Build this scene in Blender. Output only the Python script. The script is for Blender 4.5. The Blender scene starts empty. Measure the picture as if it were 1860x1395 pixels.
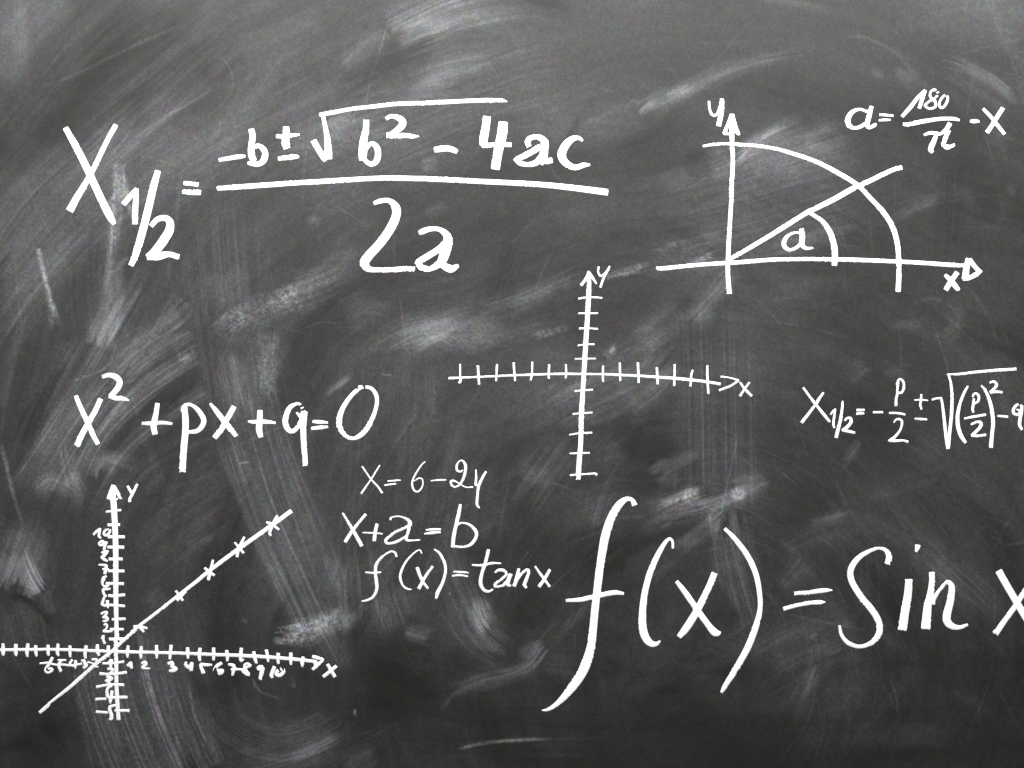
import bpy, math
import numpy as np

# ------------------------------------------------------------------ scale
S = 0.0008                 # metres per photo pixel: the visible strip of board is 1.49 m wide
W, H = 1860.0, 1395.0
CZ = 1.5                   # height of the picture's centre above the floor


def wx(px):
    return (px - W / 2) * S


def wz(py):
    return CZ + (H / 2 - py) * S


scene = bpy.context.scene
col = scene.collection

# ------------------------------------------------------------------ camera
cam_d = bpy.data.cameras.new('camera')
cam_d.lens = 50.0
cam_d.sensor_width = 36.0
cam_d.clip_end = 50.0
cam = bpy.data.objects.new('camera', cam_d)
cam.location = (0.0, -W * S * 50.0 / 36.0, CZ)
cam.rotation_euler = (math.radians(90), 0, 0)
col.objects.link(cam)
scene.camera = cam

# ------------------------------------------------------------------ light: dim room plus the strip lamp over the board
world = bpy.data.worlds.new('World')
scene.world = world
world.use_nodes = True
bg = world.node_tree.nodes['Background']
bg.inputs['Color'].default_value = (1.0, 0.985, 0.96, 1)
bg.inputs['Strength'].default_value = 0.10

lamp_d = bpy.data.lights.new('board_lamp', 'AREA')
lamp_d.shape = 'RECTANGLE'
lamp_d.size = 2.6
lamp_d.size_y = 0.25
lamp_d.energy = 122.0
lamp_d.color = (0.985, 0.995, 1.0)
lamp = bpy.data.objects.new('board_lamp', lamp_d)
lamp.location = (0.05, -0.86, 2.86)
lamp.rotation_euler = (math.radians(40), 0, 0)
col.objects.link(lamp)

scene.view_settings.view_transform = 'Standard'
scene.view_settings.look = 'None'
scene.view_settings.exposure = 0.0
scene.view_settings.gamma = 1.0
scene.view_settings.use_curve_mapping = False

# ------------------------------------------------------------------ noise helpers (lattice noise, numpy)
RNG = np.random.RandomState(11)
TAB = RNG.rand(512, 512).astype(np.float32)


def vnoise(x, y, seed=0):
    x = x + seed * 37.31
    y = y + seed * 17.77
    xi = np.floor(x).astype(np.int64)
    yi = np.floor(y).astype(np.int64)
    fx = (x - xi).astype(np.float32)
    fy = (y - yi).astype(np.float32)
    fx = fx * fx * (3 - 2 * fx)
    fy = fy * fy * (3 - 2 * fy)
    x0, x1, y0, y1 = xi & 511, (xi + 1) & 511, yi & 511, (yi + 1) & 511
    a = TAB[y0, x0] * (1 - fx) + TAB[y0, x1] * fx
    b = TAB[y1, x0] * (1 - fx) + TAB[y1, x1] * fx
    return a * (1 - fy) + b * fy          # 0..1


def fbm(x, y, seed=0, oct=3):
    t, a, n = 0, 0.5, 0
    for k in range(oct):
        t = t + a * vnoise(x * 2 ** k, y * 2 ** k, seed + k * 5)
        n += a
        a *= 0.5
    return t / n


def smooth(a, b, x):
    t = np.clip((x - a) / (b - a + 1e-9), 0, 1)
    return t * t * (3 - 2 * t)


def catmull(pts, step):
    """pts: array n x k; resampled along a Catmull-Rom spline about every `step` pixels"""
    P = np.asarray(pts, float)
    if len(P) == 2:
        n = max(2, int(np.hypot(*(P[1, :2] - P[0, :2])) / step) + 1)
        t = np.linspace(0, 1, n)[:, None]
        return P[0] * (1 - t) + P[1] * t
    Q = np.vstack([2 * P[0] - P[1], P, 2 * P[-1] - P[-2]])
    out = []
    for i in range(1, len(Q) - 2):
        p0, p1, p2, p3 = Q[i - 1], Q[i], Q[i + 1], Q[i + 2]
        n = max(2, int(np.hypot(*(p2[:2] - p1[:2])) / step) + 1)
        t = np.linspace(0, 1, n, endpoint=False)[:, None]
        out.append(0.5 * ((2 * p1) + (-p0 + p2) * t + (2 * p0 - 5 * p1 + 4 * p2 - p3) * t ** 2
                          + (-p0 + 3 * p1 - 3 * p2 + p3) * t ** 3))
    out.append(P[-1:])
    return np.vstack(out)


# ------------------------------------------------------------------ the blackboard: a grid that carries wiped chalk dust
def axis(n, step, out, big):
    pad = 45.0
    core = np.arange(-pad, n + pad + step, step)
    k = np.arange(1, int(out / big) + 1) * big
    return np.concatenate([core[0] - k[::-1], core, core[-1] + k])


GX = axis(W, 1.8, 900, 9.0)
GY = axis(H, 1.8, 640, 9.0)
PX, PY = np.meshgrid(GX, GY)
PX = PX.astype(np.float32)
PY = PY.astype(np.float32)

# dust is painted in "display levels above the clean board", turned into chalk coverage at the end.
# Years of wiping run in wide arm-length arcs, so the old dust is streaked round one shoulder point.
AX, AY = 1250.0, 1230.0
warpx = PX + 110 * (fbm(PX / 300, PY / 300, 3) - .5)
warpy = PY + 110 * (fbm(PX / 300, PY / 300, 9) - .5)
rad = np.hypot(warpx - AX, warpy - AY)
upang = np.arctan2(warpx - AX, AY - warpy)              # 0 straight up, the seam straight below
arc = upang * 900
seam = smooth(2.2, 3.05, np.abs(upang))
old = 25 * (fbm(arc / 380, rad / 100, 21, 4) - .45) + 11 * (fbm(arc / 190, rad / 11, 31, 3) - .5)
low = 18 * (fbm(warpx / 300, warpy / 85, 22, 4) - .42) + 9 * (fbm(warpx / 190, warpy / 11, 32, 3) - .5)
D = 19.0 + old * (1 - seam) + low * seam
calm = 1 - .65 * (1 - smooth(60, 260, PY)) * smooth(850, 1000, PX)
D = 19.0 + (D - 19.0) * calm
D += 9 * (fbm(PX / 300, PY / 300, 41, 3) - .5) + 6 * calm * (fbm(PX / 28, PY / 28, 47, 3) - .5)
D = np.maximum(D, 0)

SEED = [100]


def swipe(pts, w, amp, streak=0.5, fs=4.0, ln=120.0, fade=(0.25, 0.25), hard=0.35, speck=0.0, erase=False,
          skew=0.0, patch=0.5, warp=0.5):
    """one pass of the eraser / sponge / palm: a band along a path, bristle streaks following the path"""
    SEED[0] += 1
    sd = SEED[0]
    C = catmull([(p[0], p[1]) for p in pts], max(12.0, w / 5))
    wob = 1.6
    wob = 1.9
    x0, x1 = C[:, 0].min() - w * wob, C[:, 0].max() + w * wob
    y0, y1 = C[:, 1].min() - w * wob, C[:, 1].max() + w * wob
    i0, i1 = np.searchsorted(GX, [x0, x1])
    j0, j1 = np.searchsorted(GY, [y0, y1])
    if i1 - i0 < 1 or j1 - j0 < 1:
        return
    X = PX[j0:j1, i0:i1]
    Y = PY[j0:j1, i0:i1]
    best = np.full(X.shape, 1e9, np.float32)
    s = np.zeros(X.shape, np.float32)
    t = np.zeros(X.shape, np.float32)
    acc = 0.0
    for a, b in zip(C[:-1], C[1:]):
        dx, dy = b - a
        L = math.hypot(dx, dy) + 1e-6
        ux, uy = dx / L, dy / L
        rx, ry = X - a[0], Y - a[1]
        q = rx * ux + ry * uy
        tt = -rx * uy + ry * ux
        qc = np.clip(q, 0, L)
        d = (q - qc) ** 2 + tt ** 2
        m = d < best
        best = np.where(m, d, best)
        over = q - qc if True else 0
        s = np.where(m, acc + qc, s)
        sg = np.sign(tt)
        t = np.where(m, sg * np.sqrt(d), t)
        acc += L
    tot = acc
    hw = w / 2.0
    big = w > 14
    wav = 1 + (1.4 * warp if big else .35) * (vnoise(s / 60, t * 0 + 3, sd) - .5)
    tw = t + (w * warp * (fbm(s / 110, t / 80, sd + 11) - .5) if big else 0)
    u = tw / (hw * wav)
    r = np.abs(u)
    prof = 1 - smooth(1 - hard * 1.9, 1 + hard * 0.9, r)
    halo = np.exp(-(t / (hw * 1.25)) ** 2 * 1.6) if big else 0
    if big:                       # long wisps inside the band
        wisp = vnoise(t / max(w * .13, 3), s / max(w * 3.0, 110), sd + 13)
        wisp2 = vnoise(t / max(w * .3, 5), s / max(w * 1.5, 70), sd + 15)
        prof = prof * (0.25 + .8 * wisp + .55 * wisp2 if streak < 1.15 else .62 + .35 * wisp + .25 * wisp2)
    if skew:                      # one edge crisp, the other fading
        prof = prof * np.clip(0.5 + 0.5 * u * skew + 0.25, 0.0, 1.25)
    f0, f1 = fade[0] * tot + 1e-3, fade[1] * tot + 1e-3
    rag = vnoise(t / 2.3, t * 0 + 7, sd + 3) * .6 + vnoise(t / max(w * .15, 4), t * 0 + 9, sd + 5) * .8 - .7
    reach = min(tot * .45, 110) if big else min(tot * .2, 20)
    fd = smooth(0, f0, s - reach * np.clip(rag, 0, 1)) * (1 - smooth(tot - f1, tot, s + reach * np.clip(-rag, 0, 1)))
    fd = np.clip(fd, 0, 1)
    fine = max(2.0, fs * .55)
    if streak >= 1.15:            # bristle lines: thin, long and sparse
        ls = vnoise(t / 2.2, s / 900, sd + 1) ** 3.2 * 2.6 + vnoise(t / 6, s / 900, sd + 2) ** 2 * 1.2
        st = 0.22 + ls * .95
    else:
        st = vnoise(t / fine, s / (ln * 2), sd + 1) ** 1.6 + vnoise(t / (fs * 2.3), s / (ln * 2), sd + 2) * .55 - .05
        st = np.clip(1 + streak * 1.9 * (st - .58), 0, 2.9)
    pn = 1 + patch * 1.6 * (fbm(X / 50, Y / 50, sd + 4, 3) - .5)
    v = (prof * st * .76 + (.30 * halo if not erase else 0)) * fd * pn
    if speck:
        g = vnoise(X / 2.1, Y / 2.1, sd + 6) * .6 + vnoise(X / 5.5, Y / 5.5, sd + 8) * .4
        v = v * np.clip(1 + speck * 3.2 * (g - .5), 0, 3.0)
    if erase:
        D[j0:j1, i0:i1] *= np.clip(1 - amp * np.clip(v, 0, 1), 0, 1)
    else:
        k = 0.66 + 0.34 * smooth(80, 900, Y)      # smear dust thinned towards the top to offset the stronger lamp light there
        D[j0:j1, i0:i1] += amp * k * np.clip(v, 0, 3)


def line(pts, w, amp, **k):
    k.setdefault('streak', 0.0)
    k.setdefault('fade', (0.2, 0.2))
    k.setdefault('hard', 0.6)
    k.setdefault('speck', 0.45)
    k.setdefault('patch', 0.9)
    swipe(pts, max(w, 2.6), amp, **k)


# --- many faint old wipes along the arm's arcs
R1 = np.random.RandomState(23)
for _ in range(90):
    r = R1.uniform(220, 1650)
    a0 = R1.uniform(-math.pi * 1.05, .25)
    sp = R1.uniform(110, 420) / r
    e = R1.uniform(-.25, .25)
    pts = [(AX + r * (1 + e * q) * math.cos(a0 + sp * q), AY + r * (1 + e * q) * math.sin(a0 + sp * q)) for q in (0, .33, .66, 1)]
    w_ = R1.uniform(16, 100)
    if R1.rand() < .42:
        swipe(pts, w_, R1.uniform(.25, .6), .7, R1.uniform(3, 7), 260, fade=(.4, .4), erase=True)
    else:
        swipe(pts, w_, R1.uniform(5, 11) * (1.3 if w_ < 40 else 1), R1.uniform(.5, 1.3), R1.uniform(3, 6), 260, fade=(.4, .4), speck=R1.choice([0, .3]))
# --- upper left
swipe([(-40, 170), (60, 60), (130, -40)], 130, 9, .5, 7)
swipe([(-30, 60), (60, -30)], 130, 8, .3, 9)
swipe([(-30, 330), (60, 190), (190, 60), (300, -30)], 130, .95, .3, 9, erase=True)
swipe([(60, 330), (180, 205), (320, 100), (420, 10)], 130, .95, .3, 9, erase=True)
line([(-5, 240), (65, 155), (125, 75)], 4, 20, speck=.9)
swipe([(0, 270), (90, 160), (170, 60), (230, -10)], 66, 13, .8, 4, 400, speck=.3, hard=.12, skew=-.5, warp=.12, fade=(.1, .3))
line([(55, 163), (130, 138), (250, 80), (350, 37)], 7, 26)
swipe([(-30, 500), (60, 375), (150, 290), (260, 190), (370, 90), (470, 0)], 105, 27, .8, 4, 400, fade=(.05, .35), skew=-.6, hard=.14, warp=.12)
swipe([(-30, 590), (70, 460), (200, 330), (330, 220), (450, 150)], 90, 15, .9, 4, 400, warp=.2)
swipe([(400, 200), (500, 90), (620, 20)], 150, 8, .4, 8)
swipe([(0, 560), (80, 470), (150, 390)], 60, 13, .8, 4)
line([(380, 100), (410, 112), (423, 145), (415, 175), (385, 205), (335, 228)], 4, 28)
line([(290, 216), (340, 190), (388, 160)], 5, 34)
line([(250, 210), (228, 250), (195, 288)], 3.2, 34)
line([(215, 292), (219, 305), (228, 330), (240, 400)], 10, 54, speck=.8)
swipe([(214, 295), (212, 335), (207, 400), (204, 480), (195, 560)], 26, 40, .5, 3, speck=.5, fade=(.02, .5))
swipe([(216, 310), (222, 335), (226, 370)], 24, 26, .3, 3, speck=.9)
line([(332, 300), (322, 380), (312, 450), (300, 545)], 9, 15)
swipe([(500, 270), (570, 255), (650, 232), (710, 215)], 60, 18, .5, 5, speck=.5)
swipe([(580, 240), (612, 228), (650, 200)], 40, 24, .3, 5, speck=.6)
line([(570, 235), (600, 262), (600, 330)], 12, 8)
swipe([(-60, 420), (90, 260), (260, 120), (460, 10), (560, -40)], 60, 6, .9, 4, 600, fade=(.1, .3))
swipe([(-60, 720), (60, 540), (230, 370), (420, 240), (620, 160)], 70, 11, .9, 4, 600, fade=(.2, .3))
swipe([(-40, 640), (80, 470), (240, 310), (430, 190)], 160, 8, 1.3, 3, 600, fade=(.15, .3))
swipe([(200, 480), (380, 330), (620, 210), (900, 120)], 140, 9, 1.2, 3, 600, fade=(.3, .3))
swipe([(380, 340), (390, 480), (400, 620)], 190, 9, 1.4, 3, 600, fade=(.35, .3))
swipe([(480, 640), (520, 800), (590, 980)], 120, 9, 1.4, 3, 600, fade=(.3, .3))
# --- upper middle
swipe([(708, 66), (760, 40), (830, 10), (930, -12)], 80, 34, .8, 4, 260, fade=(.06, .5), skew=-.3)
swipe([(716, 64), (780, 52), (850, 30)], 40, 18, .8, 3.5, 260, fade=(.1, .6))
swipe([(760, 70), (850, 38), (960, 22), (1040, 40)], 26, 24, .6, 4, fade=(.2, .6))
swipe([(620, 135), (665, 95), (715, 62)], 55, 20, .3, 6)
line([(711, 18), (692, 85), (672, 150), (660, 222)], 3.4, 44, speck=.3)
line([(700, 55), (706, 72)], 3.2, 36)
swipe([(730, 165), (800, 132), (905, 108)], 42, 30, .5, 5, fade=(.3, .3))
swipe([(690, 195), (760, 168), (840, 160)], 40, 18, .5, 5, speck=.4)
swipe([(600, 175), (700, 110), (820, 60)], 60, .6, .3, 6, erase=True)
swipe([(520, 350), (700, 268), (850, 200), (980, 152), (1060, 150)], 190, 9, 1.3, 6, 260, fade=(.1, .15))
swipe([(560, 420), (720, 320), (900, 260)], 130, 8, 1.2, 5, 260)
line([(900, 208), (990, 186), (1042, 154)], 5, 17)
swipe([(1040, 250), (1140, 210), (1240, 160)], 90, 7, .6, 6)
swipe([(760, 300), (800, 296)], 30, 18, .3, 4, speck=.4)
swipe([(770, 390), (815, 370)], 24, 18, .3, 4, speck=.4)
swipe([(560, 410), (580, 390)], 24, 16, .3, 4, speck=.6)
# --- upper right
swipe([(1158, 208), (1180, 190), (1240, 163), (1330, 125), (1400, 105), (1490, 92)], 28, 40, .6, 4, fade=(.05, .35), skew=.3)
swipe([(1170, 215), (1290, 150)], 20, 16, .4, 4)
swipe([(1158, 210), (1175, 195), (1192, 182)], 14, 40, .4, 3, fade=(.2, .3))
swipe([(1208, 178), (1230, 165), (1260, 152)], 15, 34, .4, 3, fade=(.2, .3))
swipe([(1230, 120), (1330, 110), (1420, 108)], 12, 12, .5, 3)
swipe([(1560, 40), (1700, 20), (1900, 40)], 130, 18, .3, 10, fade=(.5, .05))
swipe([(1620, 10), (1780, 5), (1900, 0)], 60, 8, .3, 9)
line([(1530, 64), (1570, 68), (1610, 85), (1655, 115)], 8, 22)
swipe([(1630, 115), (1668, 150), (1720, 178)], 30, 22, .5, 4, fade=(.1, .6))
swipe([(1695, 104), (1755, 122), (1815, 155), (1850, 195)], 24, 54, .4, 4, skew=-.4)
swipe([(1700, 125), (1770, 165), (1850, 215)], 70, 12, .8, 5)
line([(1790, 120), (1870, 145)], 4, 12)
swipe([(1580, 130), (1608, 140)], 18, 18, .2, 4, speck=.6)
swipe([(1325, 300), (1390, 248), (1470, 212)], 34, 54, .5, 4, fade=(.15, .5), speck=.3)
swipe([(1285, 265), (1310, 295), (1322, 330)], 36, 16, .3, 5)
swipe([(1270, 345), (1360, 310), (1480, 268), (1570, 235)], 100, 20, .6, 5, speck=.25)
swipe([(1235, 300), (1290, 285)], 60, .7, .2, 8, erase=True)
swipe([(1150, 420), (1300, 385), (1480, 335), (1560, 320)], 190, 12, 1.1, 5, 260, fade=(.3, .15))
swipe([(1160, 470), (1240, 462), (1320, 430)], 50, 15, .3, 4, speck=1.0)
swipe([(1245, 480), (1300, 462)], 14, 26, .3, 4, speck=1.0)
swipe([(1205, 447), (1230, 442)], 10, 26, .3, 4, speck=1.0)
swipe([(1390, 455), (1480, 425), (1575, 405)], 70, 18, .6, 4, speck=.4)
swipe([(1610, 405), (1660, 378), (1725, 345)], 22, 15, .3, 5, speck=.3)
swipe([(1720, 350), (1750, 352), (1775, 372)], 26, 11, .2, 6)
swipe([(1690, 310), (1780, 230)], 200, .45, .2, 12, erase=True)
swipe([(1805, 420), (1850, 320)], 26, 12, .5, 5)
swipe([(1780, 240), (1840, 265)], 40, 12, .3, 6)
swipe([(1100, 300), (1200, 260), (1280, 200)], 100, .4, .3, 8, erase=True)
# --- middle left
line([(69, 450), (78, 490), (92, 545), (112, 602)], 11, 76, speck=.6, fade=(.02, .3))
line([(84, 520), (92, 560), (96, 602)], 15, 26, speck=.8, fade=(.4, .2))
swipe([(215, 450), (203, 520), (188, 590), (178, 632)], 52, 46, .5, 5, fade=(.35, .05), skew=-.2)
line([(238, 462), (214, 485), (197, 502)], 10, 26)
line([(262, 512), (228, 570), (190, 636)], 6, 40, speck=.1)
line([(270, 512), (236, 572), (200, 632)], 5, .6, erase=True)
swipe([(290, 465), (230, 560), (180, 650), (120, 745), (50, 850), (0, 920)], 84, 24, .9, 5, 220, fade=(.3, .2))
swipe([(150, 600), (100, 690), (40, 800)], 50, 12, .9, 4, speck=.5)
swipe([(120, 640), (70, 740), (30, 830)], 40, .5, .8, 5, erase=True)
swipe([(40, 560), (20, 660), (0, 760)], 20, 12, .4, 4)
line([(112, 697), (150, 686), (192, 668), (207, 640), (211, 620)], 4, 30)
swipe([(110, 960), (170, 810), (250, 720), (362, 645)], 34, 26, 1.3, 3.2, 320, fade=(.35, .03), hard=.2)
swipe([(150, 950), (220, 830), (300, 760), (378, 712)], 36, 18, 1.3, 3.2, 320, fade=(.35, .03), hard=.2)
swipe([(60, 930), (150, 780), (240, 670), (350, 596)], 80, 24, 1.1, 4, 320, fade=(.25, .03), hard=.2)
swipe([(200, 720), (270, 620), (345, 550)], 60, 16, 1.0, 4, 300, fade=(.2, .03))
swipe([(170, 990), (250, 870), (340, 810), (400, 785)], 60, 12, 1.3, 4, 300)
swipe([(270, 760), (330, 700)], 40, .55, .8, 4, erase=True)
swipe([(320, 655), (362, 632)], 36, 18, .2, 4, speck=1.1)
swipe([(240, 905), (330, 880), (410, 850)], 60, 10, 1.2, 4, 300)
swipe([(362, 540), (372, 640), (392, 745), (430, 860), (490, 1000), (570, 1160)], 46, .4, .6, 6, erase=True, fade=(.2, .2))
swipe([(400, 470), (425, 640), (450, 780), (505, 930), (580, 1110), (625, 1220)], 135, 15, 1.6, 3.4, 420, fade=(.35, .2), hard=.12, warp=.12)
swipe([(420, 760), (470, 920), (545, 1090), (600, 1200)], 70, 17, 1.5, 3, 420, hard=.15, warp=.12)
swipe([(470, 700), (530, 900), (610, 1120)], 60, 10, 1.5, 3, 420, hard=.2, warp=.12)
swipe([(378, 625), (430, 580), (505, 545), (600, 508), (640, 480)], 66, 33, .5, 4, fade=(.3, .4), speck=.7, patch=.9)
swipe([(500, 530), (580, 500), (680, 470)], 60, 15, .3, 5, speck=.3)
swipe([(480, 590), (478, 660), (470, 740)], 90, 24, .4, 5, fade=(.2, .3), speck=.7)
swipe([(415, 625), (428, 700), (445, 780)], 50, 20, 1.2, 4, 300)
swipe([(400, 480), (420, 560)], 70, 12, .8, 4)
swipe([(585, 722), (612, 700), (645, 676)], 17, 26, .4, 3, hard=.2)
line([(542, 602), (580, 586), (622, 588)], 3.2, 34)
line([(430, 842), (455, 839)], 3.4, 70)
line([(690, 680), (712, 682)], 3.2, 60)
line([(360, 500), (352, 520), (372, 490)], 3.2, 14)
line([(-2, 790), (8, 830), (22, 890), (45, 965)], 9, 36)
line([(24, 660), (8, 740), (2, 800)], 6, 16)
swipe([(172, 872), (176, 845), (200, 830), (260, 850)], 26, 30, .3, 4, fade=(.1, .5))
swipe([(180, 838), (215, 842)], 34, 20, .3, 5)
line([(176, 880), (176, 855), (190, 838)], 6, 24)
swipe([(120, 800), (125, 850), (135, 890)], 30, 18, .6, 5)
swipe([(60, 905), (90, 872), (140, 900), (120, 930)], 46, 26, .5, 5)
swipe([(130, 850), (150, 895)], 22, 20, .3, 5)
line([(62, 893), (75, 868)], 5, 26)
swipe([(280, 1010), (340, 830), (420, 790)], 110, .35, .4, 8, erase=True)
# --- centre
swipe([(860, 572), (940, 548), (1020, 513), (1080, 488)], 34, 27, .4, 4, fade=(.3, .4), speck=.35)
swipe([(690, 650), (770, 605), (860, 565)], 40, 18, .5, 5)
swipe([(690, 625), (770, 600), (860, 602), (940, 600)], 60, 22, .4, 6, speck=.3)
swipe([(745, 637), (790, 615), (830, 600)], 16, 26, .5, 3)
swipe([(620, 580), (660, 560), (720, 570)], 60, 14, .5, 5)
swipe([(960, 612), (1000, 603), (1040, 590)], 20, 22, .2, 4, speck=1.0)
swipe([(1085, 505), (1140, 492), (1190, 476)], 22, 32, .2, 4, speck=.8)
swipe([(1080, 672), (1150, 645), (1225, 600)], 60, 18, .6, 4, speck=.3)
swipe([(1095, 650), (1120, 630)], 20, 24, .2, 4, speck=1.0)
swipe([(1110, 640), (1118, 620)], 8, 28, .2, 4, speck=.8)
swipe([(1120, 745), (1180, 700), (1230, 640)], 80, 22, .7, 4)
swipe([(1140, 620), (1190, 590), (1240, 540)], 70, 18, .5, 5)
swipe([(990, 770), (1080, 725), (1160, 690)], 90, 12, .8, 4, 200)
swipe([(940, 930), (990, 860), (1040, 790)], 110, 14, 1.0, 4, 260)
swipe([(1050, 990), (1080, 880), (1140, 780)], 90, 12, 1.1, 4, 260)
swipe([(960, 880), (975, 840)], 60, 14, .4, 4, speck=.5)
swipe([(1170, 850), (1185, 770)], 110, .6, .2, 9, erase=True, fade=(.2, .2))
swipe([(1172, 862), (1225, 838), (1295, 808)], 32, 30, .7, 4, fade=(.15, .5))
swipe([(1190, 880), (1240, 868)], 30, 20, .6, 4)
swipe([(715, 520), (700, 800), (670, 1130)], 190, 8, 1.5, 3.2, 500, fade=(.4, .3))
swipe([(760, 640), (745, 860)], 110, 7, 1.4, 4, 500)
swipe([(780, 690), (790, 780)], 20, 8, .4, 5, speck=.6)
line([(640, 740), (632, 940), (622, 1200)], 5, 12)
swipe([(860, 830), (830, 1000)], 160, 9, 1.3, 4, 400)
swipe([(1175, 945), (1235, 912), (1300, 888)], 46, 36, .9, 3.5, fade=(.3, .3), speck=.4)
swipe([(1190, 925), (1270, 888)], 20, 30, .9, 3, fade=(.3, .2), speck=.4)
swipe([(1260, 935), (1330, 905), (1400, 868)], 34, 28, .9, 3.5, fade=(.3, .5), speck=.3)
swipe([(1160, 965), (1230, 930)], 26, 16, .9, 3.5)
swipe([(1235, 905), (1275, 893)], 28, 26, .2, 4, speck=1.1)
swipe([(1320, 892), (1345, 900), (1335, 880)], 18, 34, .2, 4, speck=1.1)
swipe([(1200, 945), (1300, 920), (1390, 880)], 40, 16, .8, 4)
# --- middle right
swipe([(1300, 480), (1306, 700), (1310, 960)], 160, 11, 1.5, 3, 600, fade=(.4, .2), hard=.15, warp=.12)
line([(1298, 690), (1299, 940)], 3.2, 18)
line([(1346, 765), (1330, 840), (1312, 920), (1300, 985)], 3.4, 26)
line([(1239, 660), (1240, 870)], 3.2, 12)
swipe([(1345, 480), (1300, 530), (1240, 590)], 34, 24, .5, 5)
swipe([(1265, 600), (1300, 560)], 30, 12, .4, 5)
swipe([(1700, 552), (1730, 570), (1730, 595), (1690, 618)], 46, 19, .5, 5, fade=(.4, .4))
swipe([(1590, 600), (1650, 590), (1710, 590)], 24, 8, .5, 4, fade=(.4, .4))
line([(1655, 553), (1690, 542), (1718, 550)], 8, 26)
line([(1752, 510), (1795, 575), (1816, 635)], 8, 14)
line([(1800, 560), (1840, 640)], 10, 8)
swipe([(1535, 690), (1575, 655)], 36, 13, .5, 5)
swipe([(1600, 672), (1660, 668)], 34, 13, .4, 5)
swipe([(1380, 540), (1450, 530), (1520, 515)], 30, 8, .5, 5)
swipe([(1320, 895), (1400, 870)], 40, 20, .6, 4)
swipe([(1520, 850), (1542, 830), (1566, 795)], 18, 15, .4, 4)
swipe([(1560, 900), (1640, 880), (1720, 850)], 60, 7, .5, 6)
swipe([(1450, 600), (1600, 480)], 140, .35, .2, 12, erase=True)
# --- lower left
swipe([(70, 935), (45, 1000), (15, 1080)], 120, 40, .9, 4, 220, fade=(.35, .06), hard=.5)
swipe([(20, 1000), (0, 1060)], 60, 16, .6, 4)
swipe([(28, 985), (48, 1040), (70, 1080)], 46, 44, .9, 3.5, 260, fade=(.6, .04))
swipe([(45, 1066), (70, 1074)], 18, 26, .4, 3, patch=1.0)
swipe([(70, 1050), (84, 1085), (97, 1116)], 34, 24, .9, 3.5, 200, fade=(.6, .1))
swipe([(0, 1080), (50, 1085), (110, 1150)], 26, .75, .3, 6, erase=True)
swipe([(45, 1080), (60, 1150), (70, 1200)], 110, 13, 1.5, 3.5, 300)
swipe([(215, 1120), (235, 1230), (262, 1320), (310, 1430)], 225, 24, 1.6, 3.6, 500, fade=(.3, .02), hard=.08, speck=.35, warp=.08)
line([(131, 1195), (142, 1270), (158, 1350), (175, 1420)], 8, 15, speck=.9)
swipe([(60, 1300), (120, 1380)], 130, .6, .2, 9, erase=True)
line([(343, 1235), (352, 1295), (378, 1356)], 5, 38)
line([(300, 1230), (310, 1300), (335, 1390)], 4, 22, speck=.8)
line([(322, 1220), (330, 1300), (356, 1392)], 4, 20, speck=.8)
swipe([(490, 1162), (560, 1150), (612, 1132), (645, 1105)], 48, 42, .4, 4, fade=(.12, .3), speck=.8, hard=.35, warp=.9, patch=1.0)
swipe([(560, 1150), (610, 1125), (632, 1150)], 40, 22, .4, 4, speck=.6, warp=.9)
swipe([(560, 1110), (600, 1180), (625, 1230)], 60, 16, 1.3, 3.5, 300)
swipe([(380, 1240), (410, 1320), (500, 1360), (600, 1335), (660, 1290)], 90, 14, 1.2, 4, 300)
swipe([(420, 1230), (450, 1300), (530, 1320), (620, 1280)], 80, 10, 1.2, 4, 300)
swipe([(370, 1400), (450, 1395), (560, 1365), (640, 1320)], 70, 18, 1.1, 4, 300)
line([(455, 1225), (472, 1255), (520, 1272)], 5, 30)
line([(488, 1312), (530, 1318), (590, 1290)], 6, 22)
swipe([(515, 1378), (560, 1362), (620, 1328)], 20, 28, .5, 4)
line([(525, 1240), (535, 1248), (528, 1225)], 5, 26)
line([(438, 1122), (450, 1132)], 9, 26)
line([(398, 1006), (403, 1007)], 3.4, 60)
swipe([(240, 1030), (330, 960), (420, 900)], 100, 10, .9, 5, 220)
swipe([(330, 990), (400, 970)], 12, 9, .4, 3)
swipe([(270, 1110), (300, 1070)], 60, 9, .8, 4)
swipe([(0, 1270), (40, 1240)], 80, 7, .5, 5)
# --- lower middle
swipe([(640, 960), (655, 1060), (660, 1150)], 150, 12, 1.4, 3.2, 400, fade=(.4, .2))
swipe([(700, 1060), (730, 1150)], 110, 17, 1.1, 3.6, 260)
swipe([(730, 1143), (760, 1152), (790, 1160)], 30, 38, .6, 4)
swipe([(612, 1155), (632, 1132), (650, 1105)], 26, 34, .3, 5)
swipe([(640, 1165), (668, 1100)], 30, .4, .3, 5, erase=True)
swipe([(805, 960), (838, 1060), (880, 1145), (935, 1190)], 70, 26, 1.2, 3.6, 360, fade=(.3, .15))
swipe([(860, 1080), (872, 1125), (890, 1152)], 36, 42, .8, 4)
swipe([(800, 1060), (830, 1140), (880, 1190), (925, 1195)], 40, 14, 1.5, 3.2, 360)
swipe([(793, 1290), (815, 1262), (870, 1235), (950, 1212), (990, 1165)], 38, 36, .8, 4, fade=(.1, .1))
swipe([(795, 1288), (815, 1262)], 22, 24, .4, 4)
swipe([(940, 1195), (970, 1175), (990, 1160)], 26, 18, .4, 4)
line([(900, 1222), (960, 1208), (975, 1190)], 6, 20)
swipe([(985, 1205), (1060, 1215)], 44, 14, .5, 5)
line([(645, 1286), (644, 1300)], 7, 110, speck=.1, fade=(.4, .1))
line([(641, 1302), (652, 1300)], 5, 30)
line([(822, 1363), (880, 1350), (950, 1344), (1015, 1342)], 7, 84, speck=.5, fade=(.1, .3))
line([(805, 1358), (900, 1345), (1140, 1340)], 7, 16)
line([(890, 1372), (1090, 1370)], 8, 13)
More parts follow.
